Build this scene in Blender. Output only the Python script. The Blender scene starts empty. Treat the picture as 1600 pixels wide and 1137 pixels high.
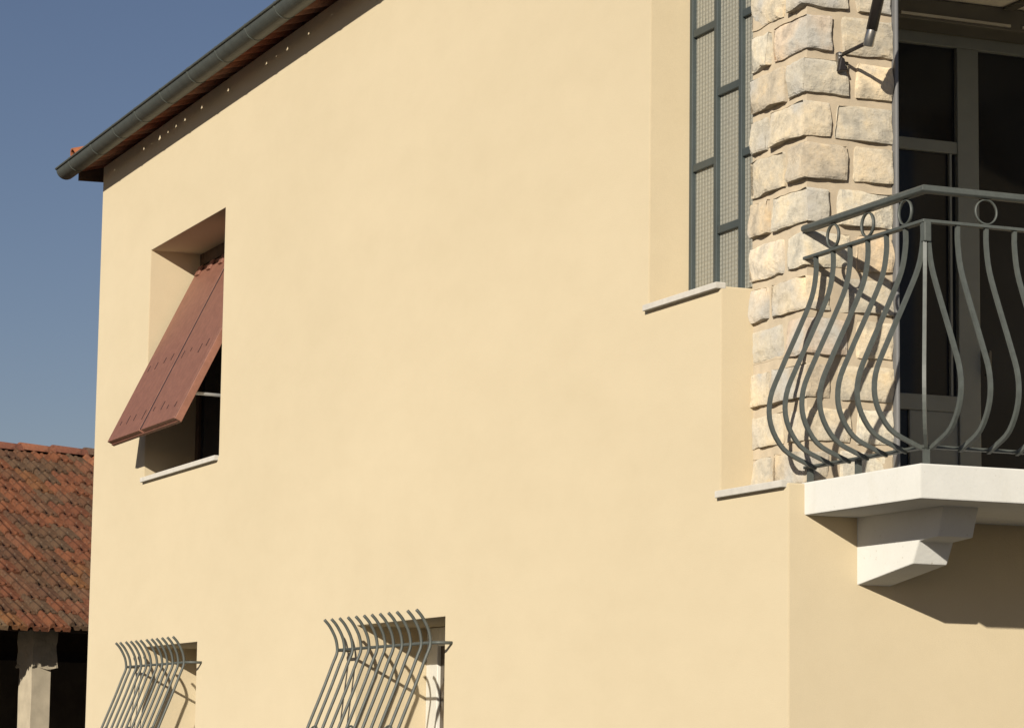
import bpy, bmesh, math, random
from mathutils import Vector, Matrix, noise
random.seed(7)
R = math.radians
scn = bpy.context.scene
col = scn.collection

# ------------------------------------------------------------------ camera
YAW, PITCH, ROLL = R(22.6144), R(7.699), R(0.7877)
FPX = 4439.1
CAM = Vector((-5.239, -9.761, 1.65))
v = Vector((math.sin(YAW)*math.cos(PITCH), math.cos(YAW)*math.cos(PITCH), math.sin(PITCH)))
r0 = Vector((math.cos(YAW), -math.sin(YAW), 0)); u0 = r0.cross(v)
rr = math.cos(ROLL)*r0 + math.sin(ROLL)*u0
uu = -math.sin(ROLL)*r0 + math.cos(ROLL)*u0
cd = bpy.data.cameras.new('camera'); cam = bpy.data.objects.new('camera', cd); col.objects.link(cam)
cd.sensor_fit = 'HORIZONTAL'; cd.sensor_width = 36; cd.lens = 36*FPX/1600
cd.clip_start = 0.1; cd.clip_end = 3000
M = Matrix(((rr.x, uu.x, -v.x, CAM.x), (rr.y, uu.y, -v.y, CAM.y), (rr.z, uu.z, -v.z, CAM.z), (0, 0, 0, 1)))
cam.matrix_world = M
scn.camera = cam

# ------------------------------------------------------------------ sky, sun, exposure
LD = Vector((0.815, 0.865, -0.412)).normalized()          # direction the light travels
ELEV = math.asin(-LD.z)
world = bpy.data.worlds.new('World'); scn.world = world; world.use_nodes = True
wn = world.node_tree.nodes; wl = world.node_tree.links
wn.clear()
sky = wn.new('ShaderNodeTexSky'); sky.sky_type = 'NISHITA'; sky.sun_disc = False
sky.sun_elevation = ELEV; sky.sun_rotation = math.atan2(-LD.x, -LD.y)
sky.altitude = 500; sky.air_density = 1.0; sky.dust_density = 0.5; sky.ozone_density = 2.6
bg = wn.new('ShaderNodeBackground'); bg.inputs['Strength'].default_value = 0.05
wo = wn.new('ShaderNodeOutputWorld')
tint = wn.new('ShaderNodeMix'); tint.data_type = 'RGBA'; tint.blend_type = 'MULTIPLY'; tint.inputs[0].default_value = 1.0
tint.inputs[7].default_value = (1.14, 0.97, 1.0, 1)          # the photograph's white balance: a greyer, slate-blue sky
wl.new(sky.outputs[0], tint.inputs[6]); wl.new(tint.outputs[2], bg.inputs[0]); wl.new(bg.outputs[0], wo.inputs[0])
sd = bpy.data.lights.new('sun', 'SUN'); sd.energy = 4.55; sd.angle = R(0.5); sd.color = (1.0, 0.93, 0.81)
so = bpy.data.objects.new('sun', sd); col.objects.link(so)
so.rotation_euler = LD.to_track_quat('-Z', 'Y').to_euler(); so.location = (-20, -20, 20)
vs = scn.view_settings
vs.view_transform = 'Standard'; vs.look = 'None'; vs.gamma = 1.0; vs.use_curve_mapping = False
vs.exposure = 0.0
scn.cycles.use_denoising = True
scn.cycles.max_bounces = 8

# ------------------------------------------------------------------ materials
def new_mat(name):
    m = bpy.data.materials.new(name); m.use_nodes = True
    nt = m.node_tree; b = nt.nodes['Principled BSDF']
    return m, nt, b
def noise_tex(nt, scale, detail=4, rough=0.55, coord='Object'):
    tc = nt.nodes.new('ShaderNodeTexCoord'); n = nt.nodes.new('ShaderNodeTexNoise')
    n.inputs['Scale'].default_value = scale; n.inputs['Detail'].default_value = detail
    n.inputs['Roughness'].default_value = rough
    nt.links.new(tc.outputs[coord], n.inputs['Vector'])
    return n
def ramp(nt, fac, stops, interp='LINEAR'):
    rp = nt.nodes.new('ShaderNodeValToRGB'); rp.color_ramp.interpolation = interp
    e = rp.color_ramp.elements
    while len(e) < len(stops): e.new(0.5)
    for k, (p, c) in enumerate(stops):
        e[k].position = p; e[k].color = (*c, 1) if len(c) == 3 else c
    nt.links.new(fac, rp.inputs[0]); return rp
def mixc(nt, mode, fac, a, b):
    mx = nt.nodes.new('ShaderNodeMix'); mx.data_type = 'RGBA'; mx.blend_type = mode
    for i, s in ((0, fac), (6, a), (7, b)):
        if hasattr(s, 'is_output'): nt.links.new(s, mx.inputs[i])
        elif i == 0: mx.inputs[0].default_value = s
        else: mx.inputs[i].default_value = (*s, 1)
    return mx.outputs[2]
def bump(nt, b, height, strength, dist=0.01, prev=None):
    bp = nt.nodes.new('ShaderNodeBump'); bp.inputs['Strength'].default_value = strength
    bp.inputs['Distance'].default_value = dist
    nt.links.new(height, bp.inputs['Height'])
    if prev: nt.links.new(prev, bp.inputs['Normal'])
    nt.links.new(bp.outputs[0], b.inputs['Normal']); return bp.outputs[0]
def simple(name, c, rough=0.6, metal=0.0, var=0.12, scale=8, bscale=60, bstr=0.1, dr=0.0, coord='Object', spec=0.5):
    m, nt, b = new_mat(name)
    n = noise_tex(nt, scale, 5, coord=coord)
    lo = tuple(x*(1-var) for x in c); hi = tuple(min(1, x*(1+var)) for x in c)
    rp = ramp(nt, n.outputs[0], [(0.3, lo), (0.7, hi)])
    nt.links.new(rp.outputs[0], b.inputs['Base Color'])
    b.inputs['Roughness'].default_value = rough; b.inputs['Metallic'].default_value = metal
    b.inputs['Diffuse Roughness'].default_value = dr; b.inputs['Specular IOR Level'].default_value = spec
    if bstr > 0:
        n2 = noise_tex(nt, bscale, 6, coord=coord); bump(nt, b, n2.outputs[0], bstr, 0.004)
    return m

def plaster_mat():
    m, nt, b = new_mat('cream_render')
    base = (0.65, 0.555, 0.385)
    n1 = noise_tex(nt, 0.9, 3); n2 = noise_tex(nt, 6.0, 7, 0.72); n3 = noise_tex(nt, 260, 3)
    for n_ in (n1, n2):                      # trowelled patches, longer along the wall than they are high
        mp = nt.nodes.new('ShaderNodeMapping'); mp.inputs['Scale'].default_value = (1, 0.42, 1)
        src = n_.inputs['Vector'].links[0].from_socket
        nt.links.new(src, mp.inputs['Vector']); nt.links.new(mp.outputs[0], n_.inputs['Vector'])
    r1 = ramp(nt, n1.outputs[0], [(0.3, (0.968, 0.965, 0.955)), (0.7, (1.02, 1.02, 1.02))])
    r2 = ramp(nt, n2.outputs[0], [(0.3, (0.975, 0.972, 0.965)), (0.55, (1.0, 1.0, 1.0)), (0.75, (1.018, 1.018, 1.018))])
    c = mixc(nt, 'MULTIPLY', 1.0, base, r1.outputs[0]); c = mixc(nt, 'MULTIPLY', 1.0, c, r2.outputs[0])
    r3 = ramp(nt, n3.outputs[0], [(0.3, (0.95, 0.945, 0.93)), (0.7, (1.03, 1.03, 1.03))])
    c = mixc(nt, 'MULTIPLY', 1.0, c, r3.outputs[0])
    nt.links.new(c, b.inputs['Base Color'])
    b.inputs['Roughness'].default_value = 0.95; b.inputs['Diffuse Roughness'].default_value = 0.6
    b.inputs['Specular IOR Level'].default_value = 0.15
    p = bump(nt, b, n3.outputs[0], 0.3, 0.003)
    n6 = noise_tex(nt, 45, 5, 0.7)
    p = bump(nt, b, n6.outputs[0], 0.22, 0.004, p)
    n4 = noise_tex(nt, 1.6, 2)
    bump(nt, b, n4.outputs[0], 0.35, 0.012, p)
    return m
def stone_mat():
    m, nt, b = new_mat('limestone')
    oi = nt.nodes.new('ShaderNodeObjectInfo')
    rp = ramp(nt, oi.outputs['Random'], [(0.0, (0.62, 0.48, 0.31)), (0.2, (0.44, 0.385, 0.29)), (0.4, (0.70, 0.57, 0.38)),
                                         (0.6, (0.50, 0.435, 0.325)), (0.8, (0.68, 0.60, 0.45)), (1.0, (0.56, 0.42, 0.29))])
    n = noise_tex(nt, 9, 6, 0.65)
    r1 = ramp(nt, n.outputs[0], [(0.32, (0.66, 0.68, 0.72)), (0.5, (1, 1, 1)), (0.7, (1.22, 1.14, 1.0))])
    c = mixc(nt, 'MULTIPLY', 1.0, rp.outputs[0], r1.outputs[0]); c = mixc(nt, 'MULTIPLY', 1.0, c, (1.12, 1.17, 1.26))
    n5 = noise_tex(nt, 4.5, 3, 0.5)
    r5 = ramp(nt, n5.outputs[0], [(0.52, (0, 0, 0)), (0.66, (1, 1, 1))])
    c = mixc(nt, 'MIX', r5.outputs[0], c, (0.52, 0.495, 0.44))
    n2 = noise_tex(nt, 38, 8, 0.7)
    r2 = ramp(nt, n2.outputs[0], [(0.3, (0.82, 0.8, 0.77)), (0.6, (1.04, 1.04, 1.04))])
    c = mixc(nt, 'MULTIPLY', 0.8, c, r2.outputs[0])
    nt.links.new(c, b.inputs['Base Color'])
    b.inputs['Roughness'].default_value = 0.9; b.inputs['Diffuse Roughness'].default_value = 0.8
    b.inputs['Specular IOR Level'].default_value = 0.2
    p = bump(nt, b, n2.outputs[0], 0.55, 0.01)
    bump(nt, b, n.outputs[0], 0.7, 0.03, p)
    return m
def tile_mat(name, use_color):
    m, nt, b = new_mat(name)
    if use_color:
        oi = nt.nodes.new('ShaderNodeObjectInfo'); src = oi.outputs['Color']
    else:
        n0 = noise_tex(nt, 3.0, 3)
        src = ramp(nt, n0.outputs[0], [(0.3, (0.12, 0.06, 0.04)), (0.5, (0.26, 0.10, 0.05)), (0.7, (0.30, 0.14, 0.07))]).outputs[0]
    n = noise_tex(nt, 11, 6, 0.75, 'World' if False else 'Object')
    r1 = ramp(nt, n.outputs[0], [(0.32, (0.42, 0.44, 0.46)), (0.5, (1.0, 1.0, 1.0)), (0.68, (1.25, 1.2, 1.1))])
    c = mixc(nt, 'MULTIPLY', 1.0, src, r1.outputs[0])
    n2 = noise_tex(nt, 45, 4)
    r2 = ramp(nt, n2.outputs[0], [(0.6, (0, 0, 0)), (0.72, (0.7, 0.7, 0.7))])
    c = mixc(nt, 'MIX', r2.outputs[0], c, (0.20, 0.17, 0.12))
    nt.links.new(c, b.inputs['Base Color'])
    b.inputs['Roughness'].default_value = 0.9; b.inputs['Diffuse Roughness'].default_value = 0.6
    b.inputs['Specular IOR Level'].default_value = 0.2
    bump(nt, b, n.outputs[0], 0.5, 0.01)
    return m
def paint_mat(name, c, rough, worn, wcol, scale=25):
    m, nt, b = new_mat(name)
    n = noise_tex(nt, scale, 6, 0.7)
    r1 = ramp(nt, n.outputs[0], [(0.25, tuple(x*0.75 for x in c)), (0.55, c), (0.75, tuple(x*1.2 for x in c))])
    n2 = noise_tex(nt, 9, 6, 0.75)
    r2 = ramp(nt, n2.outputs[0], [(worn, (0, 0, 0)), (worn+0.04, (1, 1, 1))])
    cc = mixc(nt, 'MIX', r2.outputs[0], r1.outputs[0], wcol)
    nt.links.new(cc, b.inputs['Base Color'])
    b.inputs['Roughness'].default_value = rough
    bump(nt, b, n.outputs[0], 0.25, 0.002)
    return m
def ribbed_glass():
    m, nt, b = new_mat('ribbed_glass')
    b.inputs['Base Color'].default_value = (0.62, 0.60, 0.50, 1)
    b.inputs['Roughness'].default_value = 0.22
    b.inputs['IOR'].default_value = 1.48
    b.inputs['Transmission Weight'].default_value = 0.45
    tc = nt.nodes.new('ShaderNodeTexCoord')
    w = nt.nodes.new('ShaderNodeTexWave'); w.wave_type = 'BANDS'; w.bands_direction = 'Y'
    w.inputs['Scale'].default_value = 11; w.inputs['Distortion'].default_value = 0.3
    nt.links.new(tc.outputs['Object'], w.inputs['Vector'])
    w2 = nt.nodes.new('ShaderNodeTexWave'); w2.wave_type = 'BANDS'; w2.bands_direction = 'Z'
    w2.inputs['Scale'].default_value = 16; w2.inputs['Distortion'].default_value = 0.5
    nt.links.new(tc.outputs['Object'], w2.inputs['Vector'])
    p = bump(nt, b, w.outputs['Fac'], 0.38, 0.006)
    p = bump(nt, b, w2.outputs['Fac'], 0.4, 0.005, p)
    ng = noise_tex(nt, 70, 4); bump(nt, b, ng.outputs[0], 0.35, 0.004, p)
    return m
def dark_glass(name, c=(0.018, 0.022, 0.030)):
    m, nt, b = new_mat(name)
    n = noise_tex(nt, 1.5, 2)
    rp = ramp(nt, n.outputs[0], [(0.3, tuple(x*0.7 for x in c)), (0.7, tuple(x*1.3 for x in c))])
    nt.links.new(rp.outputs[0], b.inputs['Base Color'])
    b.inputs['Roughness'].default_value = 0.06; b.inputs['IOR'].default_value = 1.45
    b.inputs['Specular IOR Level'].default_value = 0.22
    return m

def white_mat():
    m, nt, b = new_mat('white_masonry_paint')
    n = noise_tex(nt, 7, 6, 0.7); n2 = noise_tex(nt, 5, 5, 0.65); n3 = noise_tex(nt, 70, 4, 0.6)
    mp = nt.nodes.new('ShaderNodeMapping'); mp.inputs['Scale'].default_value = (1.8, 1.8, 0.45)      # run marks
    nt.links.new(n2.inputs['Vector'].links[0].from_socket, mp.inputs['Vector']); nt.links.new(mp.outputs[0], n2.inputs['Vector'])
    r1 = ramp(nt, n.outputs[0], [(0.3, (0.64, 0.63, 0.585)), (0.6, (0.67, 0.66, 0.615))])
    r2 = ramp(nt, n2.outputs[0], [(0.55, (1, 1, 1)), (0.75, (0.945, 0.935, 0.91))])
    r3 = ramp(nt, n3.outputs[0], [(0.26, (0.72, 0.69, 0.62)), (0.34, (1, 1, 1))])
    c = mixc(nt, 'MULTIPLY', 1.0, r1.outputs[0], r2.outputs[0]); c = mixc(nt, 'MULTIPLY', 1.0, c, r3.outputs[0])
    nt.links.new(c, b.inputs['Base Color'])
    b.inputs['Roughness'].default_value = 0.85; b.inputs['Diffuse Roughness'].default_value = 0.8; b.inputs['Specular IOR Level'].default_value = 0.2
    p = bump(nt, b, n3.outputs[0], 0.3, 0.004); bump(nt, b, n.outputs[0], 0.3, 0.012, p)
    return m
MT = dict(
    plaster=plaster_mat(), stone=stone_mat(),
    mortar=simple('mortar', (0.53, 0.445, 0.325), 0.95, var=0.10, scale=14, bscale=120, bstr=0.5, dr=0.9, spec=0.15),
    white=white_mat(),
    sill=simple('concrete_sill', (0.58, 0.55, 0.49), 0.85, var=0.08, scale=20, bscale=120, bstr=0.2, dr=0.7, spec=0.2),
    iron=paint_mat('grey_green_iron', (0.106, 0.116, 0.103), 0.5, 0.70, (0.16, 0.15, 0.12)),
    zinc=paint_mat('dull_zinc', (0.098, 0.108, 0.094), 0.55, 0.66, (0.14, 0.145, 0.13), 12),
    shutter=paint_mat('red_brown_paint', (0.295, 0.132, 0.088), 0.55, 0.72, (0.33, 0.18, 0.13), 18),
    darkmark=simple('dark_screw_and_seam_shade', (0.06, 0.03, 0.025), 0.6, bstr=0),  # screw caps, and the painted shade in the shutter seams
    frame=simple('blue_grey_steel', (0.058, 0.073, 0.073), 0.45, var=0.1, bstr=0.05),
    glass=ribbed_glass(), pane=dark_glass('dark_glass'), brownpane=dark_glass('shaded_curtain_glass', (0.13, 0.10, 0.068)),
    greyframe=simple('grey_door_paint', (0.185, 0.215, 0.235), 0.55, var=0.06, bstr=0.03),
    box=simple('dark_grey_shutter_box', (0.10, 0.10, 0.095), 0.5, var=0.08, bstr=0.03),
    alu=simple('aluminium', (0.55, 0.55, 0.54), 0.35, 0.6, var=0.04, bstr=0),
    greytrim=simple('grey_trim', (0.20, 0.198, 0.195), 0.5, var=0.05, bstr=0.05),
    black=simple('black_iron', (0.025, 0.02, 0.018), 0.4, var=0.2, bstr=0.1),
    chrome=simple('worn_steel', (0.5, 0.48, 0.44), 0.3, 0.9, var=0.2, bstr=0.1),
    ceiling=simple('white_ceiling', (0.72, 0.72, 0.68), 0.8, var=0.03, bstr=0.05),
    winwhite=simple('white_window_paint', (0.80, 0.78, 0.70), 0.5, var=0.03, bstr=0.03),
    wood=simple('dark_wood', (0.10, 0.06, 0.035), 0.7, var=0.3, scale=12, bscale=40, bstr=0.3),
    tile=tile_mat('clay_tile', True), tilefield=tile_mat('clay_tile_field', False),
    concrete=simple('weathered_concrete', (0.44, 0.38, 0.28), 0.95, var=0.14, scale=6, bscale=30, bstr=0.5, dr=0.8, spec=0.15),
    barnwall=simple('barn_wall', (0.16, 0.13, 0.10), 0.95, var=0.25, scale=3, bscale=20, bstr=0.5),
    ground=simple('asphalt_ground', (0.060, 0.057, 0.052), 0.95, var=0.2, scale=1.5, bscale=20, bstr=0.5),
)

# ------------------------------------------------------------------ mesh helpers
class MB:
    def __init__(s): s.v = []; s.f = []
    def box(s, x0, x1, y0, y1, z0, z1):
        b = len(s.v)
        s.v += [(x0, y0, z0), (x1, y0, z0), (x1, y1, z0), (x0, y1, z0), (x0, y0, z1), (x1, y0, z1), (x1, y1, z1), (x0, y1, z1)]
        s.f += [tuple(b+i for i in q) for q in ((0, 3, 2, 1), (4, 5, 6, 7), (0, 1, 5, 4), (1, 2, 6, 5), (2, 3, 7, 6), (3, 0, 4, 7))]
        return s
    def prism(s, pts, axis, a0, a1):
        """polygon pts (2D) extruded along axis ('x': pts=(y,z); 'y': pts=(x,z); 'z': pts=(x,y))"""
        def P(p, a): return {'x': (a, p[0], p[1]), 'y': (p[0], a, p[1]), 'z': (p[0], p[1], a)}[axis]
        b = len(s.v); n = len(pts)
        s.v += [P(p, a0) for p in pts] + [P(p, a1) for p in pts]
        s.f += [tuple(range(b, b+n)), tuple(range(b+2*n-1, b+n-1, -1))]
        s.f += [(b+i, b+(i+1) % n, b+n+(i+1) % n, b+n+i) for i in range(n)]
        return s
    def sweep(s, pts, sec, normal=None, closed=False):
        """sec: list of (a,b) section points; a along in-plane perpendicular, b along normal"""
        pts = [Vector(p) for p in pts]; n = len(pts); k = len(sec); b0 = len(s.v)
        for i, p in enumerate(pts):
            if closed: t = (pts[(i+1) % n]-pts[i-1])
            else: t = pts[min(i+1, n-1)]-pts[max(i-1, 0)]
            t.normalize()
            if normal is None:
                nn = Vector((0, 0, 1)) if abs(t.z) < 0.9 else Vector((1, 0, 0))
                nn = (nn - t*nn.dot(t)).normalized()
            else: nn = Vector(normal).normalized()
            a = t.cross(nn).normalized()
            for (x, y) in sec: s.v.append(tuple(p + a*x + nn*y))
        m = n if closed else n-1
        for i in range(m):
            for j in range(k):
                i2 = (i+1) % n; j2 = (j+1) % k
                s.f.append((b0+i*k+j, b0+i*k+j2, b0+i2*k+j2, b0+i2*k+j))
        if not closed:
            s.f.append(tuple(b0+j for j in range(k-1, -1, -1))); s.f.append(tuple(b0+(n-1)*k+j for j in range(k)))
        return s
    def tube(s, pts, r, n=8, normal=None, closed=False):
        return s.sweep(pts, [(r*math.cos(2*math.pi*j/n), r*math.sin(2*math.pi*j/n)) for j in range(n)], normal, closed)
    def mesh(s, name, smooth=False):
        me = bpy.data.meshes.new(name); me.from_pydata(s.v, [], s.f)
        bm = bmesh.new(); bm.from_mesh(me); bmesh.ops.recalc_face_normals(bm, faces=bm.faces); bm.to_mesh(me); bm.free()
        if smooth: me.polygons.foreach_set('use_smooth', [True]*len(me.polygons))
        return me
    def build(s, name, mat, parent=None, smooth=False, bevel=0, loc=None):
        return link(name, s.mesh(name, smooth), mat, parent, bevel, loc)
def link(name, me, mat, parent=None, bevel=0, loc=None):
    if mat and not me.materials: me.materials.append(mat)
    o = bpy.data.objects.new(name, me); col.objects.link(o); o.parent = parent
    if loc is not None: o.location = loc
    if bevel:
        bv = o.modifiers.new('bevel', 'BEVEL'); bv.width = bevel; bv.segments = 2; bv.limit_method = 'ANGLE'; bv.angle_limit = R(40)
    return o
def empty(name, loc=(0, 0, 0), parent=None, rz=0):
    o = bpy.data.objects.new(name, None); o.empty_display_size = 0.2; col.objects.link(o); o.location = loc; o.parent = parent
    o.rotation_euler.z = rz
    return o
def tag(o, label, cat, group=None):
    o['label'] = label; o['category'] = cat
    if group: o['group'] = group
    return o
def smooth_path(pts, per=5):
    P = [Vector(p) for p in pts]; out = []
    for i in range(len(P)-1):
        p0 = P[max(i-1, 0)]; p1 = P[i]; p2 = P[i+1]; p3 = P[min(i+2, len(P)-1)]
        for k in range(per):
            t = k/per
            out.append(0.5*((2*p1)+(p2-p0)*t+(2*p0-5*p1+4*p2-p3)*t*t+(3*p1-p0-3*p2+p3)*t**3))
    out.append(P[-1]); return out
def voxel(xs, ys, zs, solid):
    """closed surface of a union of grid cells"""
    idx = {}; V = []; F = []
    def vid(i, j, k):
        if (i, j, k) not in idx: idx[(i, j, k)] = len(V); V.append((xs[i], ys[j], zs[k]))
        return idx[(i, j, k)]
    nx, ny, nz = len(xs)-1, len(ys)-1, len(zs)-1
    S = {}
    for i in range(nx):
        for j in range(ny):
            for k in range(nz):
                S[(i, j, k)] = solid((xs[i]+xs[i+1])/2, (ys[j]+ys[j+1])/2, (zs[k]+zs[k+1])/2)
    for (i, j, k), f in S.items():
        if not f: continue
        for d, q in (((-1, 0, 0), ((0, 0, 0), (0, 0, 1), (0, 1, 1), (0, 1, 0))), ((1, 0, 0), ((1, 0, 0), (1, 1, 0), (1, 1, 1), (1, 0, 1))),
                     ((0, -1, 0), ((0, 0, 0), (1, 0, 0), (1, 0, 1), (0, 0, 1))), ((0, 1, 0), ((0, 1, 0), (0, 1, 1), (1, 1, 1), (1, 1, 0))),
                     ((0, 0, -1), ((0, 0, 0), (0, 1, 0), (1, 1, 0), (1, 0, 0))), ((0, 0, 1), ((0, 0, 1), (1, 0, 1), (1, 1, 1), (0, 1, 1)))):
            if not S.get((i+d[0], j+d[1], k+d[2]), False):
                F.append(tuple(vid(i+a, j+b, k+c) for a, b, c in q))
    return V, F

# ------------------------------------------------------------------ ground
g = MB(); g.v = [(-600, -600, 0), (600, -600, 0), (600, 600, 0), (-600, 600, 0)]; g.f = [(0, 1, 2, 3)]
go = g.build('ground', MT['ground']); go['kind'] = 'structure'

# ------------------------------------------------------------------ house
house = empty('house')
tag(house, 'cream yellow rendered two-storey house with stone corner pillar and white balcony', 'house')
LEN, WID, TOP = 10.89, 8.0, 5.955
FL, CE, BK = 2.69, 5.44, 2.5            # loggia floor, ceiling, back wall
PX0, PX1, PY0, PY1 = 0.15, 0.545, 0.125, 0.595   # pillar footprint
xs = sorted({0, 0.15, 0.45, 0.55, 1.5, 3.3, 3.6, 3.9, 7.55, WID})
ys = sorted({0, 0.125, 0.45, 0.585, 1.28, BK, 2.8, 3.65, 4.98, 7.68, 8.05, 9.33, 9.47, 10.44, LEN})
zs = sorted({-0.2, 1.1, 2.305, 2.45, FL, 3.475, 3.55, 5.095, 5.31, CE, TOP})
def solid(x, y, z):
    if z > 2.69 and z < CE:
        if y < 0.125 and x < 3.6: return False
        if x < 0.55 and y < 0.585: return False
        if 0.585 < y < 1.28 and x < 0.55 and z > 3.55: return False
        if x < 0.45 and 0.585 < y < 1.28: return True
        if x < 3.6 and (x > 0.45 or y < 1.28) and y < BK: return False
        if BK < y < 2.8 and 0.45 < x < 3.9: return not (1.5 < x < 3.3 and z < 5.31)
        if 3.6 < x < 3.9 and y < 2.8: return True
    if x < 0.45:
        if 7.68 < y < 9.47 and 3.475 < z < 5.095: return False
        if 1.1 < z < 2.305 and (8.05 < y < 9.33 or 3.65 < y < 4.98): return False
    if x < 0.45 or x > 7.55 or y < 0.45 or y > 10.44: return True
    if 2.45 < z < FL or z > CE: return True
    return False
V, F = voxel(xs, ys, zs, solid)
me = bpy.data.meshes.new('wall'); me.from_pydata(V, [], F)
link('wall', me, MT['plaster'], house, bevel=0.006)

# stone pillar: mortar core with separate rough blocks
pillar = MB().box(PX0, PX1, PY0, PY1, FL-0.05, CE+0.05).build('stone_pillar', MT['mortar'], house)
def stone(x0, x1, y0, y1, z0, z1, seed):
    """hewn block: the two faces that can be seen are cut back by random chisel planes, the outline is ragged"""
    rg = random.Random(seed)
    c = Vector(((x0+x1)/2, (y0+y1)/2, (z0+z1)/2)); s = Vector((x1-x0, y1-y0, z1-z0))
    off = Vector((seed*3.1, seed*1.7, seed*5.3))
    planes = {}
    for ax in (0, 1):
        L = []
        for k_ in range(6):
            if k_ == 0: L.append((0.006, rg.uniform(-0.05, 0.05), rg.uniform(-0.15, -0.03)))
            else:
                g_ = rg.uniform(0.08, 0.30); a_ = rg.uniform(0, 2*math.pi)
                L.append((rg.uniform(0.010, 0.040), g_*math.cos(a_), g_*math.sin(a_)))
        planes[ax] = L
    bm = bmesh.new(); bmesh.ops.create_cube(bm, size=1)
    bmesh.ops.subdivide_edges(bm, edges=bm.edges[:], cuts=13, use_grid_fill=True)
    for vt in bm.verts:
        p = vt.co.copy(); q = Vector((p.x*s.x, p.y*s.y, p.z*s.z))
        d = [s[i_]/2-abs(q[i_]) for i_ in range(3)]
        on = [abs(abs(p[i_])-0.5) < 1e-4 for i_ in range(3)]
        w = c+q
        n2 = noise.noise(w*24+off*1.3); n1 = noise.noise(w*60+off)
        mv = Vector((0, 0, 0))
        for ax in (0, 1):
            if on[ax] and p[ax] < 0:
                other = q.y if ax == 0 else q.x
                h = min(a_+b_*other+c_*q.z for a_, b_, c_ in planes[ax])
                h = max(h, -0.012)-0.006
                ed = min(d[j_] for j_ in range(3) if j_ != ax)
                h -= 0.006*max(0, 1-ed/0.012)*(0.5+abs(n2))
                mv[ax] -= h+0.003*n2+0.002*n1
        if on[2]: mv.z += (1 if p.z > 0 else -1)*(0.007*noise.noise(Vector((w.x*11+w.y*11, seed*2.3, 0)))+0.003*n2)
        if on[1] and p.y > 0: mv.y += 0.010*noise.noise(Vector((w.z*12, seed*1.3, 4)))
        if on[0] and p.x > 0: mv.x += 0.010*noise.noise(Vector((w.z*12, seed*1.9, 9)))
        vt.co = c+q+mv
    m = bpy.data.meshes.new('stone'); bm.to_mesh(m); bm.free()
    return link('stone', m, MT['stone'], pillar)
OUTX, OUTY = PX0-0.024, PY0-0.023       # proud faces of the blocks
EX, EY = PX1-0.008, PY1-0.004
ztop = [2.700, 2.872, 3.045, 3.221, 3.398, 3.575, 3.752, 3.929, 4.106, 4.282, 4.459, 4.640, 4.82, 5.0, 5.18, 5.36]
si = 0
for k in range(len(ztop)-1):
    si += 1
    z0 = ztop[k]+0.004; z1 = ztop[k+1]-0.032+random.uniform(-0.006, 0.004)
    big = (k % 2 == 1)                   # quoins alternate
    jr = lambda a: random.uniform(-a, a)
    ycor = (0.27 if big else 0.40)+jr(0.015)       # how far the quoin runs along the side face
    xcor = (0.335 if big else 0.245)+jr(0.015)     # and along the front
    fl = max(0.0, 0.011-0.0018*k)         # the lower courses lie nearly flush in smeared mortar
    pj = jr(0.006)+fl; pk = jr(0.006)+fl
    stone(OUTX+pj, xcor, OUTY+pk, ycor, z0, z1, si*7+1)
    stone(OUTX+fl+jr(0.007), 0.30, ycor+0.032+jr(0.008), EY+jr(0.01), z0+jr(0.006), z1+jr(0.006), si*7+2)
    stone(xcor+0.042+jr(0.010), EX, OUTY+fl+jr(0.006), 0.28, z0+jr(0.005), z1+jr(0.005), si*7+3)

# sills and ledges
def sill(x0, x1, y0, y1, z0, z1):
    return MB().box(x0, x1, y0, y1, z0, z1).build('window_sill', MT['sill'], house, bevel=0.004)
sill(-0.028, 0.34, 7.69, 9.475, 3.452, 3.485)
sill(-0.026, 0.022, 0.583, 1.292, 3.539, 3.566)
MB().box(-0.024, 0.024, 0.015, 0.592, 2.673, 2.702).build('ledge_sill', MT['sill'], house, bevel=0.004)

# stair window: staggered steel frame with ribbed glass
sw = MB()
XW = 0.212
for y0, y1 in ((1.254, 1.282), (1.015, 1.043), (0.781, 0.809), (0.55, 0.583)):
    sw.box(XW-0.02, XW+0.025, y0, y1, 3.555, CE)
bars = [(1.043, 1.254, (4.788, 4.183, 5.39)), (0.809, 1.015, (4.476, 3.870, 5.08)), (0.583, 0.781, (4.165, 4.77))]
swin = sw.build('stair_window', MT['frame'], house, bevel=0.003)
for y0, y1, zz in bars:
    for z in zz:
        MB().box(XW-0.016, XW+0.02, y0+0.001, y1-0.001, z-0.017, z+0.017).build('transom', MT['frame'], swin, bevel=0.003)
    ed = [3.57]+sorted(zz)+[CE-0.01]
    for a, b in zip(ed[:-1], ed[1:]):
        if b-a < 0.08: continue
        MB().box(XW, XW+0.008, y0-0.006, y1+0.006, a+0.012, b-0.012).build('pane', MT['glass'], swin)

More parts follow.
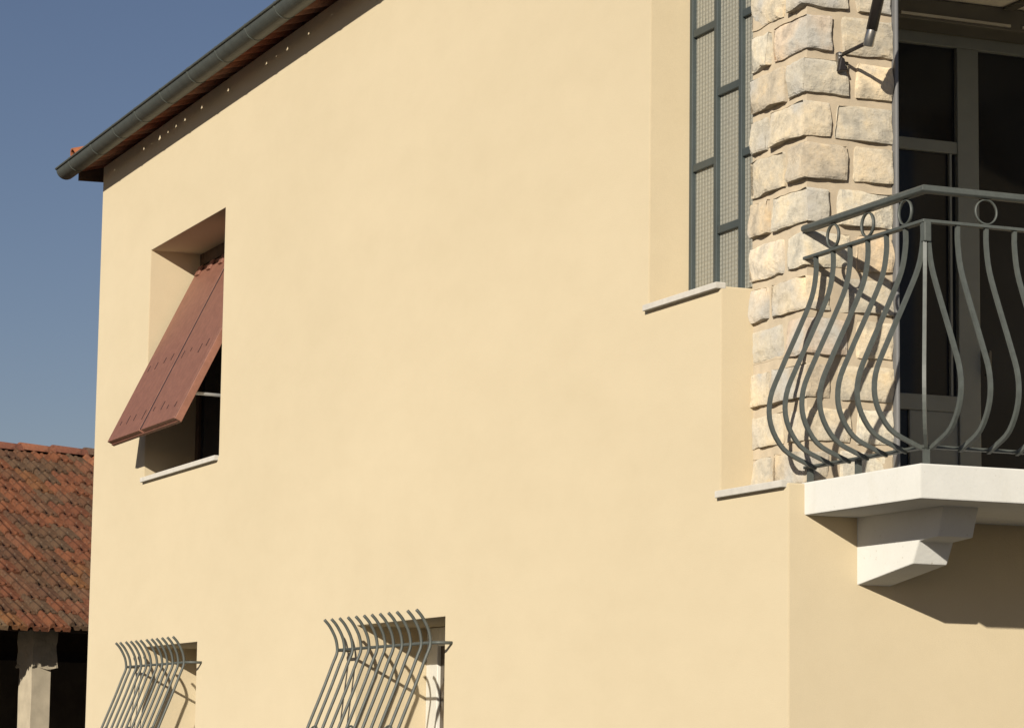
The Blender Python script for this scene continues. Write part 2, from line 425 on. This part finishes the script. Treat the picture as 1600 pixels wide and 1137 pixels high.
# windows behind the ground floor grilles
for y0, y1 in ((3.65, 4.98), (8.05, 9.33)):
    w = MB(); x = 0.412
    for a, b in ((y0+0.002, y0+0.17), (y1-0.17, y1-0.002), ((y0+y1)/2-0.06, (y0+y1)/2+0.06)): w.box(x, x+0.05, a, b, 1.102, 2.302)
    for za, zb in ((1.102, 1.2), (2.2, 2.302)):
        for a, b in ((y0+0.17, (y0+y1)/2-0.06), ((y0+y1)/2+0.06, y1-0.17)): w.box(x+0.002, x+0.048, a, b, za, zb)
    wo_ = w.build('window', MT['winwhite'], house, bevel=0.004)
    for a, b in ((y0+0.165, (y0+y1)/2-0.055), ((y0+y1)/2+0.055, y1-0.165)):
        MB().box(x+0.02, x+0.028, a, b, 1.195, 2.205).build('pane', MT['brownpane'], wo_)  # brown base colour puts the shaded curtain behind into the pane
    MB().box(-0.026, 0.40, y0-0.01, y1+0.01, 1.065, 1.106).build('window_sill', MT['sill'], house, bevel=0.004)
# upper window frame (brown) and panes
w = MB(); x = 0.36
for a, b in ((7.682, 7.76), (9.39, 9.468), (8.52, 8.63)): w.box(x, x+0.05, a, b, 3.49, 5.093)
for a, b in ((7.76, 8.52), (8.63, 9.39)):
    w.box(x+0.002, x+0.048, a, b, 3.49, 3.57); w.box(x+0.002, x+0.048, a, b, 5.01, 5.093)
uw = w.build('window', MT['wood'], house, bevel=0.004)
for a, b in ((7.755, 8.525), (8.625, 9.395)): MB().box(x+0.02, x+0.028, a, b, 3.565, 5.015).build('pane', MT['pane'], uw)

# balcony slab and corbels
MB().box(0.071, 3.95, -0.873, 0.14, 2.566, 2.694).build('balcony_slab', MT['white'], house, bevel=0.006)
corb = [(0.05, 2.570), (-0.650, 2.570), (-0.605, 2.455), (-0.468, 2.446), (-0.420, 2.363), (0.05, 2.295)]
for x0 in (0.305, 1.95, 3.5):
    MB().prism(corb, 'x', x0, x0+0.152).build('corbel', MT['white'], house, bevel=0.005)

# loggia: door, roller shutter box, ceiling
MB().box(0.47, 3.59, 0.60, BK-0.005, CE-0.02, CE-0.004).build('loggia_ceiling', MT['ceiling'], house)
d = MB(); y = BK+0.02
def dbox(x0, x1, z0, z1, dy=0.0, t=0.06): d.box(x0, x1, y+dy, y+t, z0, z1)
dbox(1.505, 1.63, FL, 5.31); dbox(2.329, 2.455, FL, 5.245, -0.002); dbox(3.17, 3.295, FL, 5.31)
dbox(1.63, 3.17, 5.245, 5.308, -0.001)
dbox(1.63, 2.329, 4.690, 4.752, 0.004); dbox(1.63, 2.329, 3.36, 3.442, 0.004); dbox(2.455, 3.17, FL, 2.82, 0.004)
dbox(2.285, 2.300, 3.442, 4.690, 0.008, 0.03)
door = d.build('balcony_door', MT['greyframe'], house, bevel=0.004)
MB().box(1.62, 2.335, y+0.03, y+0.038, 3.43, 4.70).build('pane', MT['pane'], door)
MB().box(1.62, 2.335, y+0.03, y+0.038, 4.74, 5.25).build('pane', MT['pane'], door)
MB().box(2.45, 3.18, y+0.03, y+0.038, 2.81, 5.25).build('pane', MT['pane'], door)
MB().box(2.045, 2.329, y+0.012, y+0.05, FL+0.02, 3.362).build('panel', MT['greyframe'], door, bevel=0.006)
MB().box(1.63, 2.045, y+0.028, y+0.036, FL+0.02, 3.362).build('pane', MT['pane'], door)
MB().box(2.475, 2.49, y-0.05, y-0.005, 3.55, 3.68).build('handle', MT['box'], door, bevel=0.004)
bx = MB().box(1.45, 3.35, 2.29, BK-0.001, 5.30, 5.415).build('roller_shutter_box', MT['box'], house, bevel=0.006)
for x0, x1 in ((1.86, 2.50), (2.57, 3.2)):
    MB().box(x0, x1, 2.278, 2.2895, 5.316, 5.330).build('strip', MT['alu'], bx)
MB().box(2.46, 2.52, 1.75, 2.288, 5.405, 5.419).build('bracket', MT['box'], bx)
# guide rail beside the pillar
gr = MB(); gr.box(PX1-0.004, PX1+0.013, 0.092, 0.128, FL+0.006, CE-0.01)
gr.build('guide_rail', MT['greytrim'], house, bevel=0.006)

# ------------------------------------------------------------------ eave: gutter and clay tiles
YE = 11.15
gc = (-0.225, 5.96); gr_ = 0.075
arc = [(gc[0]+gr_*math.cos(R(a)), gc[1]+gr_*math.sin(R(a))) for a in range(180, 321, 10)]
arc_in = [(gc[0]+(gr_-0.004)*math.cos(R(a)), gc[1]+(gr_-0.004)*math.sin(R(a))) for a in range(320, 179, -10)]
gut = MB()
gut.prism(arc+arc_in, 'y', -0.25, YE)
gut.prism(arc, 'y', YE-0.002, YE+0.004)                       # stop end
lipc = (gc[0]-gr_-0.004, gc[1]+0.002)
gut.tube([(lipc[0], -0.25, lipc[1]), (lipc[0], YE, lipc[1])], 0.009, 8, normal=(0, 0, 1))
gutter = gut.build('gutter', MT['zinc'], house)
strap = [(gc[0]+(gr_+0.003)*math.cos(R(a)), gc[1]+(gr_+0.003)*math.sin(R(a))) for a in range(165, 321, 10)]
strap_in = [(gc[0]+(gr_-0.002)*math.cos(R(a)), gc[1]+(gr_-0.002)*math.sin(R(a))) for a in range(320, 164, -10)]
sm = MB().prism(strap+strap_in, 'y', -0.011, 0.011).mesh('bracket')
yb = 10.75
while yb > 0:
    link('bracket', sm, MT['zinc'], gutter, loc=(0, yb+random.uniform(-0.03, 0.03), 0)); yb -= 0.62
RP = R(16)
roof = MB()
t = math.tan(RP)
def rz(x): return 6.06+(x+0.2)*t
roof.prism([(0.02, rz(0.02)-0.035), (4.0, rz(4.0)), (WID+0.3, rz(-0.2)+0.05), (WID+0.3, rz(-0.2)), (4.0, rz(4.0)-0.12), (0.02, rz(0.02)-0.06)], 'y', -0.25, YE-0.02)
roofo = roof.build('roof', MT['wood'], house)
MB().prism([(-0.13, 5.885), (-0.13, 5.99), (0.6, 6.20), (0.6, 5.90)], 'y', YE-0.03, YE-0.005).build('verge_board', MT['wood'], roofo)
fb = MB(); nb = 110  # unseen board added to stop sun leaking under the tiles; ragged top leaves flecks
for i in range(nb+1):
    y_ = -0.2+(YE+0.15)*i/nb; zt = 5.965+random.uniform(-0.012, 0.018)
    fb.v += [(-0.192, y_, 5.905), (-0.192, y_, zt), (-0.178, y_, zt), (-0.178, y_, 5.905)]
for i in range(nb):
    for j in range(4): fb.f.append((4*i+j, 4*i+(j+1) % 4, 4*i+4+(j+1) % 4, 4*i+4+j))
fb.f += [(0, 1, 2, 3), (4*nb, 4*nb+3, 4*nb+2, 4*nb+1)]
fb.build('eave_light_blocker', MT['wood'], roofo)
def canal(rad0, rad1, length, up, th=0.013, n=9):
    m = MB(); rows = 5
    for s_ in range(rows+1):
        f = s_/rows; rad = rad0+(rad1-rad0)*f; xx = f*length
        for side in (0, 1):
            rd = rad-(th if side else 0)
            for j in range(n+1):
                a = R(8)+(math.pi-R(16))*j/n
                zz = rd*math.sin(a)-rad*0.15
                m.v.append((xx, rd*math.cos(a), zz if up else -zz))
    k = 2*(n+1)
    for s_ in range(rows):
        for j in range(n):
            b0 = s_*k+j
            m.f.append((b0, b0+1, b0+k+1, b0+k)); b1 = b0+n+1
            m.f.append((b1, b1+k, b1+k+1, b1+1))
        for j in (0, n):
            m.f.append((s_*k+j, s_*k+k+j, s_*k+k+j+n+1, s_*k+j+n+1))
    for s_ in (0, rows):
        for j in range(n): m.f.append((s_*k+j, s_*k+j+n+1, s_*k+j+n+2, s_*k+j+1))
    return m.mesh('eave_tile', True)
chan = canal(0.092, 0.100, 0.50, False); cov = canal(0.085, 0.078, 0.50, True)
chan.materials.append(MT['tile']); cov.materials.append(MT['tile'])
PAL = [(0.36, 0.125, 0.07), (0.42, 0.165, 0.09), (0.28, 0.12, 0.075), (0.44, 0.22, 0.14)]
yy = YE-0.07; k = 0; PIT = 0.205
while yy > -0.2:
    for meh, x, z in ((chan, -0.205, 6.000), (cov, -0.178, 5.985)):
        o = link('eave_tile', meh, None, roofo, loc=(x+random.uniform(-0.012, 0.012), yy+(0 if meh is chan else -PIT/2)+random.uniform(-0.008, 0.008), z+random.uniform(-0.004, 0.004)))
        o.rotation_euler = (random.uniform(-0.04, 0.04), -RP+random.uniform(-0.015, 0.015), random.uniform(-0.03, 0.03))
        c = random.choice(PAL); o.color = (*c, 1)
    yy -= PIT
o = link('eave_tile', cov, None, roofo, loc=(-0.19, YE-0.08, 6.045)); o.rotation_euler = (0, -RP, 0); o.color = (0.36, 0.13, 0.06, 1)
tf = MB(); nn = int((YE+0.2)/0.05125); 
for i in range(nn+1):
    y_ = YE-0.05-i*0.05125
    h = 0.03*math.cos(i*math.pi/2)
    tf.v += [(0.24, y_, rz(0.24)+0.03+h), (4.0, y_, rz(4.0)+0.03+h)]
tf.f = [(2*i, 2*i+1, 2*i+3, 2*i+2) for i in range(nn)]
tfo = tf.build('tile_field', MT['tilefield'], roofo, True); tfo['kind'] = 'stuff'

# ------------------------------------------------------------------ tilted shutter of the upper window
T0 = Vector((0.315, 0, 4.945)); B0 = Vector((-0.285, 0, 3.716))
SL = (B0-T0).length; Dn = (B0-T0).normalized(); Nn = Vector((Dn.z, 0, -Dn.x))
if Nn.x > 0: Nn = -Nn
shut = empty('window_shutter', (0, 8.56, 3.49))
tag(shut, 'red-brown wooden shutter propped open at the bottom over the upper window', 'shutter')
sbase = Vector((0, 8.56, 3.49))
def splank(m, s0, s1, y0, y1, n0, n1):
    b = len(m.v)
    for n_ in (n0, n1):
        for (s_, y_) in ((s0, y0), (s1, y0), (s1, y1), (s0, y1)):
            p = T0+Dn*s_+Nn*n_; m.v.append((p.x-sbase.x, y_-sbase.y, p.z-sbase.z))
    m.f += [tuple(b+i for i in q) for q in ((0, 3, 2, 1), (4, 5, 6, 7), (0, 1, 5, 4), (1, 2, 6, 5), (2, 3, 7, 6), (3, 0, 4, 7))]
    return m
for (ya, yb, hh) in ((8.595, 9.41, 0.0), (7.755, 8.545, 0.0)):
    leaf = splank(MB(), 0.0, SL, ya, yb, -0.032, hh).build('leaf', MT['shutter'], shut, bevel=0.003)
    for ss in (0.58*SL, 0.90*SL):
        for q in range(4):
            yq = ya+(yb-ya)*(0.14+0.24*q+random.uniform(-0.04, 0.04)); sq = ss+random.uniform(-0.02, 0.02); ln = random.uniform(0.012, 0.035)
            splank(MB(), sq-ln, sq+ln, yq-0.008, yq+0.008, hh-0.001, hh+0.002).build('screw_cap', MT['darkmark'], leaf)
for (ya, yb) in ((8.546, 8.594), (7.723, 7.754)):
    splank(MB(), 0.02, SL-0.012, ya, yb, -0.030, -0.002).build('seam_shade_strip', MT['darkmark'], shut)  # dark strips stand in for the shadow in the open seams
splank(MB(), 0.01, SL+0.012, 7.690, 7.722, -0.045, 0.004).build('edge_batten', MT['shutter'], shut, bevel=0.003)
splank(MB(), SL-0.03, SL+0.006, 7.73, 9.405, -0.055, -0.0325).build('bottom_batten', MT['shutter'], shut, bevel=0.003)
for q in range(6):
    yq = 7.86+q*0.28
    splank(MB(), -0.035, 0.04, yq, yq+0.085, 0.0, 0.016).build('hinge', MT['shutter'], shut, bevel=0.003)
splank(MB(), -0.05, 0.0, 7.70, 9.43, -0.028, -0.006).build('hinge_rail', MT['shutter'], shut, bevel=0.003)
st = MB().tube([(-0.155, 7.76-8.56, 3.885-3.49), (0.36, 7.72-8.56, 3.865-3.49)], 0.011, 8)
st.build('stay_bar', MT['alu'], shut)

# ------------------------------------------------------------------ balcony railing
rail = empty('balcony_railing', (0.14, -0.80, 2.694))
tag(rail, 'grey-green wrought iron balcony railing with bellied bars and small rings', 'railing')
ro = Vector((0.14, -0.80, 2.694)); XE = 3.85
def rel(p): return tuple(Vector(p)-ro)
SQ = lambda w, h: [(-w/2, -h/2), (w/2, -h/2), (w/2, h/2), (-w/2, h/2)]
HS = [(-0.022, -0.008), (-0.014, -0.014), (0.014, -0.014), (0.022, -0.008), (0.022, 0.006), (0.012, 0.015), (-0.012, 0.015), (-0.022, 0.006)]
def Lpath(z, y_end): return [rel((0.14, y_end, z)), rel((0.14, -0.78, z)), rel((0.14, -0.80, z)), rel((0.16, -0.80, z)), rel((XE, -0.80, z))]
def runs(name, z, sec, ye):
    m = MB()
    # mitred L-shaped run: left arm and front arm
    a = [Vector(rel((0.14, ye, z))), Vector(rel((0.14, -0.80, z))), Vector(rel((XE, -0.80, z)))]
    k = len(sec); b = len(m.v)
    for i, p in enumerate(a):
        if i == 0: ax = Vector((1, 0, 0))
        elif i == 1: ax = Vector((1, 1, 0))
        else: ax = Vector((0, 1, 0))
        for (s_, h_) in sec: m.v.append(tuple(p+ax*s_+Vector((0, 0, h_))))
    for i in range(2):
        for j in range(k): m.f.append((b+i*k+j, b+i*k+(j+1) % k, b+(i+1)*k+(j+1) % k, b+(i+1)*k+j))
    m.f.append(tuple(range(b, b+k))); m.f.append(tuple(range(b+2*k, b+3*k)))
    return m.build(name, MT['iron'], rail, bevel=0.002)
runs('handrail', 3.722, HS, 0.118)
runs('middle_rail', 3.602, SQ(0.030, 0.012), 0.115)
runs('bottom_rail', 2.764, SQ(0.030, 0.012), 0.112)
PROF = [(0, 3.596), (0, 3.53), (0.020, 3.43), (0.080, 3.295), (0.155, 3.14), (0.205, 3.02), (0.203, 2.915), (0.145, 2.822), (0.05, 2.775), (0.0, 2.757)]
pp = smooth_path([(0, -o_, z-2.694) for o_, z in PROF], 4)
BS = SQ(0.0155, 0.014)
fm = MB().sweep(pp, BS, normal=(1, 0, 0)).mesh('baluster')             # bellies towards -y
fm.materials.append(MT['iron'])
def bal(p, rz_):
    o = link('baluster', fm, None, rail, loc=rel(p)); o.rotation_euler.z = rz_+random.uniform(-0.025, 0.025); return o
YS = [0.032, -0.107, -0.24, -0.378, -0.519, -0.660]
for y_ in YS: bal((0.14, y_, 2.694), -math.pi/2)
bal((0.14, -0.785, 2.694), -math.pi/2)
bal((0.155, -0.80, 2.694), 0)
cp = smooth_path([(-o_*0.32, -o_*0.48, z-2.694) for o_, z in PROF], 4)
MB().sweep(cp, SQ(0.0155, 0.014), normal=(0.83, -0.55, 0)).build('baluster', MT['iron'], rail, loc=rel((0.14, -0.80, 2.694)))
MB().box(-0.012, 0.018, -0.018, 0.012, 0.83, 0.904).build('corner_post', MT['iron'], rail, bevel=0.004)
XF = [0.28+0.1235*i for i in range(29)]
for x_ in XF: bal((x_, -0.80, 2.694), 0)
RR_ = 0.046
ringpts = [(0, RR_*math.cos(2*math.pi*i/28), RR_*math.sin(2*math.pi*i/28)) for i in range(28)]
rm = MB().sweep(ringpts, SQ(0.005, 0.012), normal=(1, 0, 0), closed=True).mesh('ring', True); rm.materials.append(MT['iron'])
for y_ in YS[1::2]:
    link('ring', rm, None, rail, loc=rel((0.14, y_, 3.658)))
for x_ in XF[1::2]:
    o = link('ring', rm, None, rail, loc=rel((x_, -0.80, 3.658))); o.rotation_euler.z = math.pi/2
for (x_, y_) in ((0.14, -0.80), (0.14, -0.30), (0.14, 0.08), (1.4, -0.80), (2.6, -0.80), (XE-0.01, -0.80)):
    MB().box(-0.010, 0.010, -0.010, 0.010, 0.0, 0.066).build('foot', MT['iron'], rail, loc=rel((x_, y_, 2.694)))

# ------------------------------------------------------------------ ground floor window grilles
GP = [(-0.182, 2.332), (-0.150, 2.297), (-0.118, 2.24), (-0.105, 2.19), (-0.106, 2.15), (-0.130, 2.088), (-0.180, 1.955), (-0.262, 1.75),
      (-0.325, 1.58), (-0.345, 1.46), (-0.32, 1.34), (-0.24, 1.25), (-0.13, 1.20), (-0.10, 1.19)]
gpath = smooth_path([(x_, 0, z_) for x_, z_ in GP], 4)
gm = MB().tube(gpath, 0.0085, 7, normal=(0, 1, 0)).mesh('bar', True); gm.materials.append(MT['iron'])
def grille(ya, yb, y_lo, y_hi, label):
    e = empty('window_grille', (0, (ya+yb)/2, 1.15)); tag(e, label, 'grille', 'bellied iron grilles over the ground floor windows')
    ob = Vector((0, (ya+yb)/2, 1.15))
    n = 12
    for i in range(n):
        y_ = ya+(yb-ya)*i/(n-1)
        o = link('bar', gm, None, e, loc=(0, y_-ob.y, -1.15))
        o.rotation_euler.x = random.uniform(-0.006, 0.006)
    for z_, x_ in ((2.170, -0.093), (1.205, -0.11)):
        path = [(0.02, y_lo, z_), (-0.07, y_lo, z_), (x_, y_lo+0.03, z_), (x_, y_hi-0.03, z_), (-0.07, y_hi, z_), (0.02, y_hi, z_)]
        MB().tube([tuple(Vector(p)-ob) for p in path], 0.0085, 7, normal=(0, 0, 1)).build('crossbar', MT['iron'], e, True)
    for yc in (ya-0.13, yb+0.13, (ya+yb)/2):
        zc = 1.675; xc = -0.292
        tx = Vector((0.35, 0, 0.94)).normalized()
        pts = []
        for i in range(20):
            a = 2*math.pi*i/20
            p = Vector((xc, yc, zc))+Vector((0, 1, 0))*0.085*math.cos(a)+tx*0.085*math.sin(a)
            pts.append(tuple(p-ob))
        MB().tube(pts, 0.006, 6, normal=tx.cross(Vector((0, 1, 0))), closed=True).build('ring', MT['iron'], e, True)
grille(5.005, 3.590, 3.545, 5.05, 'bellied grey iron window grille with a white window frame showing behind it')
grille(9.405, 7.975, 7.932, 9.45, 'bellied grey iron window grille below the red-brown shutter, near the far house corner')

# ------------------------------------------------------------------ awning arm on the pillar
ab = Vector((0.285, 0.10, 4.43))
arm = empty('awning_arm', ab); tag(arm, 'dark iron awning arm hinged to a bracket on the stone pillar', 'awning arm')
pl = MB().box(-0.010, 0.010, -0.012, 0.02, -0.035, 0.030)
pl.build('wall_plate', MT['chrome'], arm, bevel=0.008)
MB().prism([(-0.020, -0.058), (0.026, -0.052), (0.016, -0.030), (0.008, 0.0), (-0.008, 0.004)], 'y', -0.028, -0.006).build('hook', MT['black'], arm, bevel=0.006)
MB().tube([(0, 0.0, 0.012), (0.002, -0.24, 0.018)], 0.0085, 8).build('rod', MT['black'], arm, True)
MB().tube([(0.0, -0.232, 0.0), (0.0, -0.245, 0.03), (0.004, -0.262, 0.075)], 0.021, 10).build('elbow', MT['chrome'], arm, True, bevel=0.004)
MB().tube([(0.004, -0.255, 0.062), (0.004, -0.34, 0.24), (0.004, -0.50, 0.60)], 0.023, 10).build('tube', MT['black'], arm, True)

# ------------------------------------------------------------------ barn with old tiled roof
BR = R(12); PB = R(26.6)
E0 = Vector((1.381, 17.93, 0.0)); EZ = 2.736
barn = empty('barn', E0, rz=BR)
tag(barn, 'open-fronted barn with weathered red clay tile roof behind the house', 'barn')
tw, tl, NR = 0.222, 0.330, 15
SLOPE = NR*tl
def barn_tile_mesh():
    prof = [(0.0, 0.0), (0.006, 0.030), (0.024, 0.046), (0.048, 0.040), (0.062, 0.010), (0.075, 0.003), (0.118, 0.003), (0.128, 0.020), (0.142, 0.022), (0.152, 0.003),
            (0.200, 0.003), (0.228, 0.0)]
    m = MB(); L = tl+0.07; n = len(prof)
    for (yv, dz) in ((0.0, -0.045), (0.0, 0.0), (0.012, 0.004), (L, 0.0)):
        for (px, pz) in prof: m.v.append((px, yv, max(pz, 0.0)+dz))
    for s_ in range(3):
        for j in range(n-1): m.f.append((s_*n+j, s_*n+j+1, (s_+1)*n+j+1, (s_+1)*n+j))
    m.f.append((0, n, 2*n, 3*n)); m.f.append((n-1, 4*n-1, 3*n-1, 2*n-1))
    me_ = bpy.data.meshes.new('roof_tile'); me_.from_pydata(m.v, [], m.f); me_.materials.append(MT['tile']); return me_
btm = barn_tile_mesh()
cs, sn = math.cos(PB), math.sin(PB)
def roof_pt(x, s, h=0): return Vector((x, s*cs-h*sn, EZ+s*sn+h*cs))
XB0, XB1 = -9.0, 7.0
deck = MB()
deck.prism([(0.30, EZ+0.06), (0.30, EZ+0.11), (SLOPE*cs, EZ+SLOPE*sn-0.03), (2*SLOPE*cs, EZ), (2*SLOPE*cs, EZ-0.1), (SLOPE*cs, EZ+SLOPE*sn-0.12)], 'x', XB0, XB1)
broof = deck.build('roof', MT['wood'], barn)
BPAL = {'red': [(0.215, 0.085, 0.052), (0.25, 0.10, 0.058), (0.19, 0.075, 0.048), (0.225, 0.105, 0.07)], 'brown': [(0.125, 0.075, 0.052), (0.155, 0.085, 0.058), (0.11, 0.07, 0.054), (0.17, 0.10, 0.07)],
        'dark': [(0.115, 0.082, 0.058), (0.135, 0.088, 0.06), (0.12, 0.094, 0.07)], 'ochre': [(0.25, 0.125, 0.058), (0.225, 0.11, 0.055)], 'pale': [(0.26, 0.20, 0.135), (0.24, 0.17, 0.11)]}
def tile_color(x, s):
    n = noise.noise(Vector((x*1.6, s*1.3, 3.3)))+random.uniform(-0.5, 0.5)
    q = random.random()
    if q < 0.035: kk = 'pale'
    elif q < 0.13: kk = 'ochre'
    elif n > 0.22: kk = 'dark'
    elif n > 0.0: kk = 'brown'
    else: kk = 'red'
    return tuple((0.68*c_+0.32*d_)*m_ for c_, d_, m_ in zip(random.choice(BPAL[kk]), (0.19, 0.088, 0.052), (0.76, 0.70, 0.60)))
c0, c1 = -8, 11
def tile_xform(i, j):
    jx = random.uniform(-0.008, 0.008)
    x = j*tw+jx+(0.0 if i % 2 == 0 else 0.0)
    p = roof_pt(x, i*tl+random.uniform(-0.022, 0.022), 0.042+random.uniform(-0.006, 0.010))
    return p, (PB-0.045+random.uniform(-0.015, 0.015), random.uniform(-0.03, 0.03), random.uniform(-0.035, 0.035))
for i in range(NR):
    for j in range(c0, c1):
        p, e_ = tile_xform(i, j)
        o = link('roof_tile', btm, None, broof, loc=p); o.rotation_euler = e_
        o.color = (*tile_color(j*tw, i*tl), 1)
from mathutils import Euler
fm_ = MB()
for i in range(NR):
    for j in list(range(int(XB0/tw)+1, c0))+list(range(c1, int(XB1/tw)-1)):
        p, e_ = tile_xform(i, j); mt = Matrix.Translation(p) @ Euler(e_).to_matrix().to_4x4(); b = len(fm_.v)
        fm_.v += [tuple(mt @ vv.co) for vv in btm.vertices]
        fm_.f += [tuple(b+q for q in pl_.vertices) for pl_ in btm.polygons]
me = bpy.data.meshes.new('tile_field'); me.from_pydata(fm_.v, [], fm_.f)
o = link('tile_field', me, MT['tilefield'], broof); o['kind'] = 'stuff'
# ridge tiles
rt = MB(); n = 10; RL = 0.46
for s_, f in ((0, 1.0), (1, 0.88)):
    for j in range(n+1):
        a = math.pi*j/n; rt.v.append((s_*RL, 0.125*f*math.cos(a), 0.095*f*math.sin(a)))
for j in range(n): rt.f.append((j, j+1, n+2+j, n+1+j))
rt.v += [(0, 0.105*math.cos(math.pi*j/n), 0.075*math.sin(math.pi*j/n)) for j in range(n+1)]
for j in range(n): rt.f.append((j, j+1, 2*n+3+j, 2*n+2+j))
rtm = rt.mesh('ridge_tile', True); rtm.materials.append(MT['tile'])
xr = -5.8
pr = roof_pt(0, SLOPE, 0.0)
while xr < 4:
    o = link('ridge_tile', rtm, None, broof, loc=(xr, pr.y+0.02, pr.z+0.035)); o.rotation_euler = (0, 0.03, random.uniform(-0.02, 0.02))
    o.color = (*random.choice(BPAL['red']+BPAL['brown'][:1]), 1); xr += 0.415
# walls, pillar, beam
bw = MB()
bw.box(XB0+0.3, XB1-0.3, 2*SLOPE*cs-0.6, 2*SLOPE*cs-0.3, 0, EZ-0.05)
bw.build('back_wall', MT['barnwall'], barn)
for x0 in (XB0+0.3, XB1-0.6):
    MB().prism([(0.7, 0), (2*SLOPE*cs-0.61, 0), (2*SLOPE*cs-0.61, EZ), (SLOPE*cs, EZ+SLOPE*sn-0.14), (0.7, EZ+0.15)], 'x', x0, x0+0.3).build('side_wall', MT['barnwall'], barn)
MB().box(XB0+0.3, XB1-0.3, 0.62, 0.86, EZ+0.02, EZ+0.24).build('beam', MT['wood'], barn)
inv = Matrix.Rotation(-BR, 3, 'Z')
pc = inv @ (Vector((1.37, 18.50, 0))-E0)
def barn_pillar(px, py):
    bm = bmesh.new(); bmesh.ops.create_cube(bm, size=1)
    bmesh.ops.subdivide_edges(bm, edges=bm.edges[:], cuts=8, use_grid_fill=True)
    for vt in bm.verts:
        p = vt.co; w = Vector((p.x*0.205+0.1025, p.y*0.30+0.15, (p.z+0.5)*2.40))
        w += 0.008*Vector((noise.noise(w*6), noise.noise(w*6+Vector((9, 0, 0))), 0)); vt.co = w
    m = bpy.data.meshes.new('pillar'); bm.to_mesh(m); bm.free()
    pil = link('pillar', m, MT['concrete'], barn, loc=(px, py, 0), bevel=0)
    bm = bmesh.new(); bmesh.ops.create_cube(bm, size=1)
    bmesh.ops.subdivide_edges(bm, edges=bm.edges[:], cuts=8, use_grid_fill=True)
    for vt in bm.verts:
        p = vt.co; w = Vector((p.x*0.27+0.120, p.y*0.36+0.15, 2.39+(p.z+0.5)*0.38))
        k_ = 0.05 if p.z < -0.45 else 0.015
        w += k_*Vector((noise.noise(w*14), noise.noise(w*14+Vector((9, 0, 0))), noise.noise(w*12+Vector((0, 4, 0))))); vt.co = w
    m = bpy.data.meshes.new('capital'); bm.to_mesh(m); bm.free()
    link('capital', m, MT['concrete'], pil)
barn_pillar(pc.x, pc.y)
barn_pillar(pc.x-4.0, pc.y); barn_pillar(pc.x+3.6, pc.y)
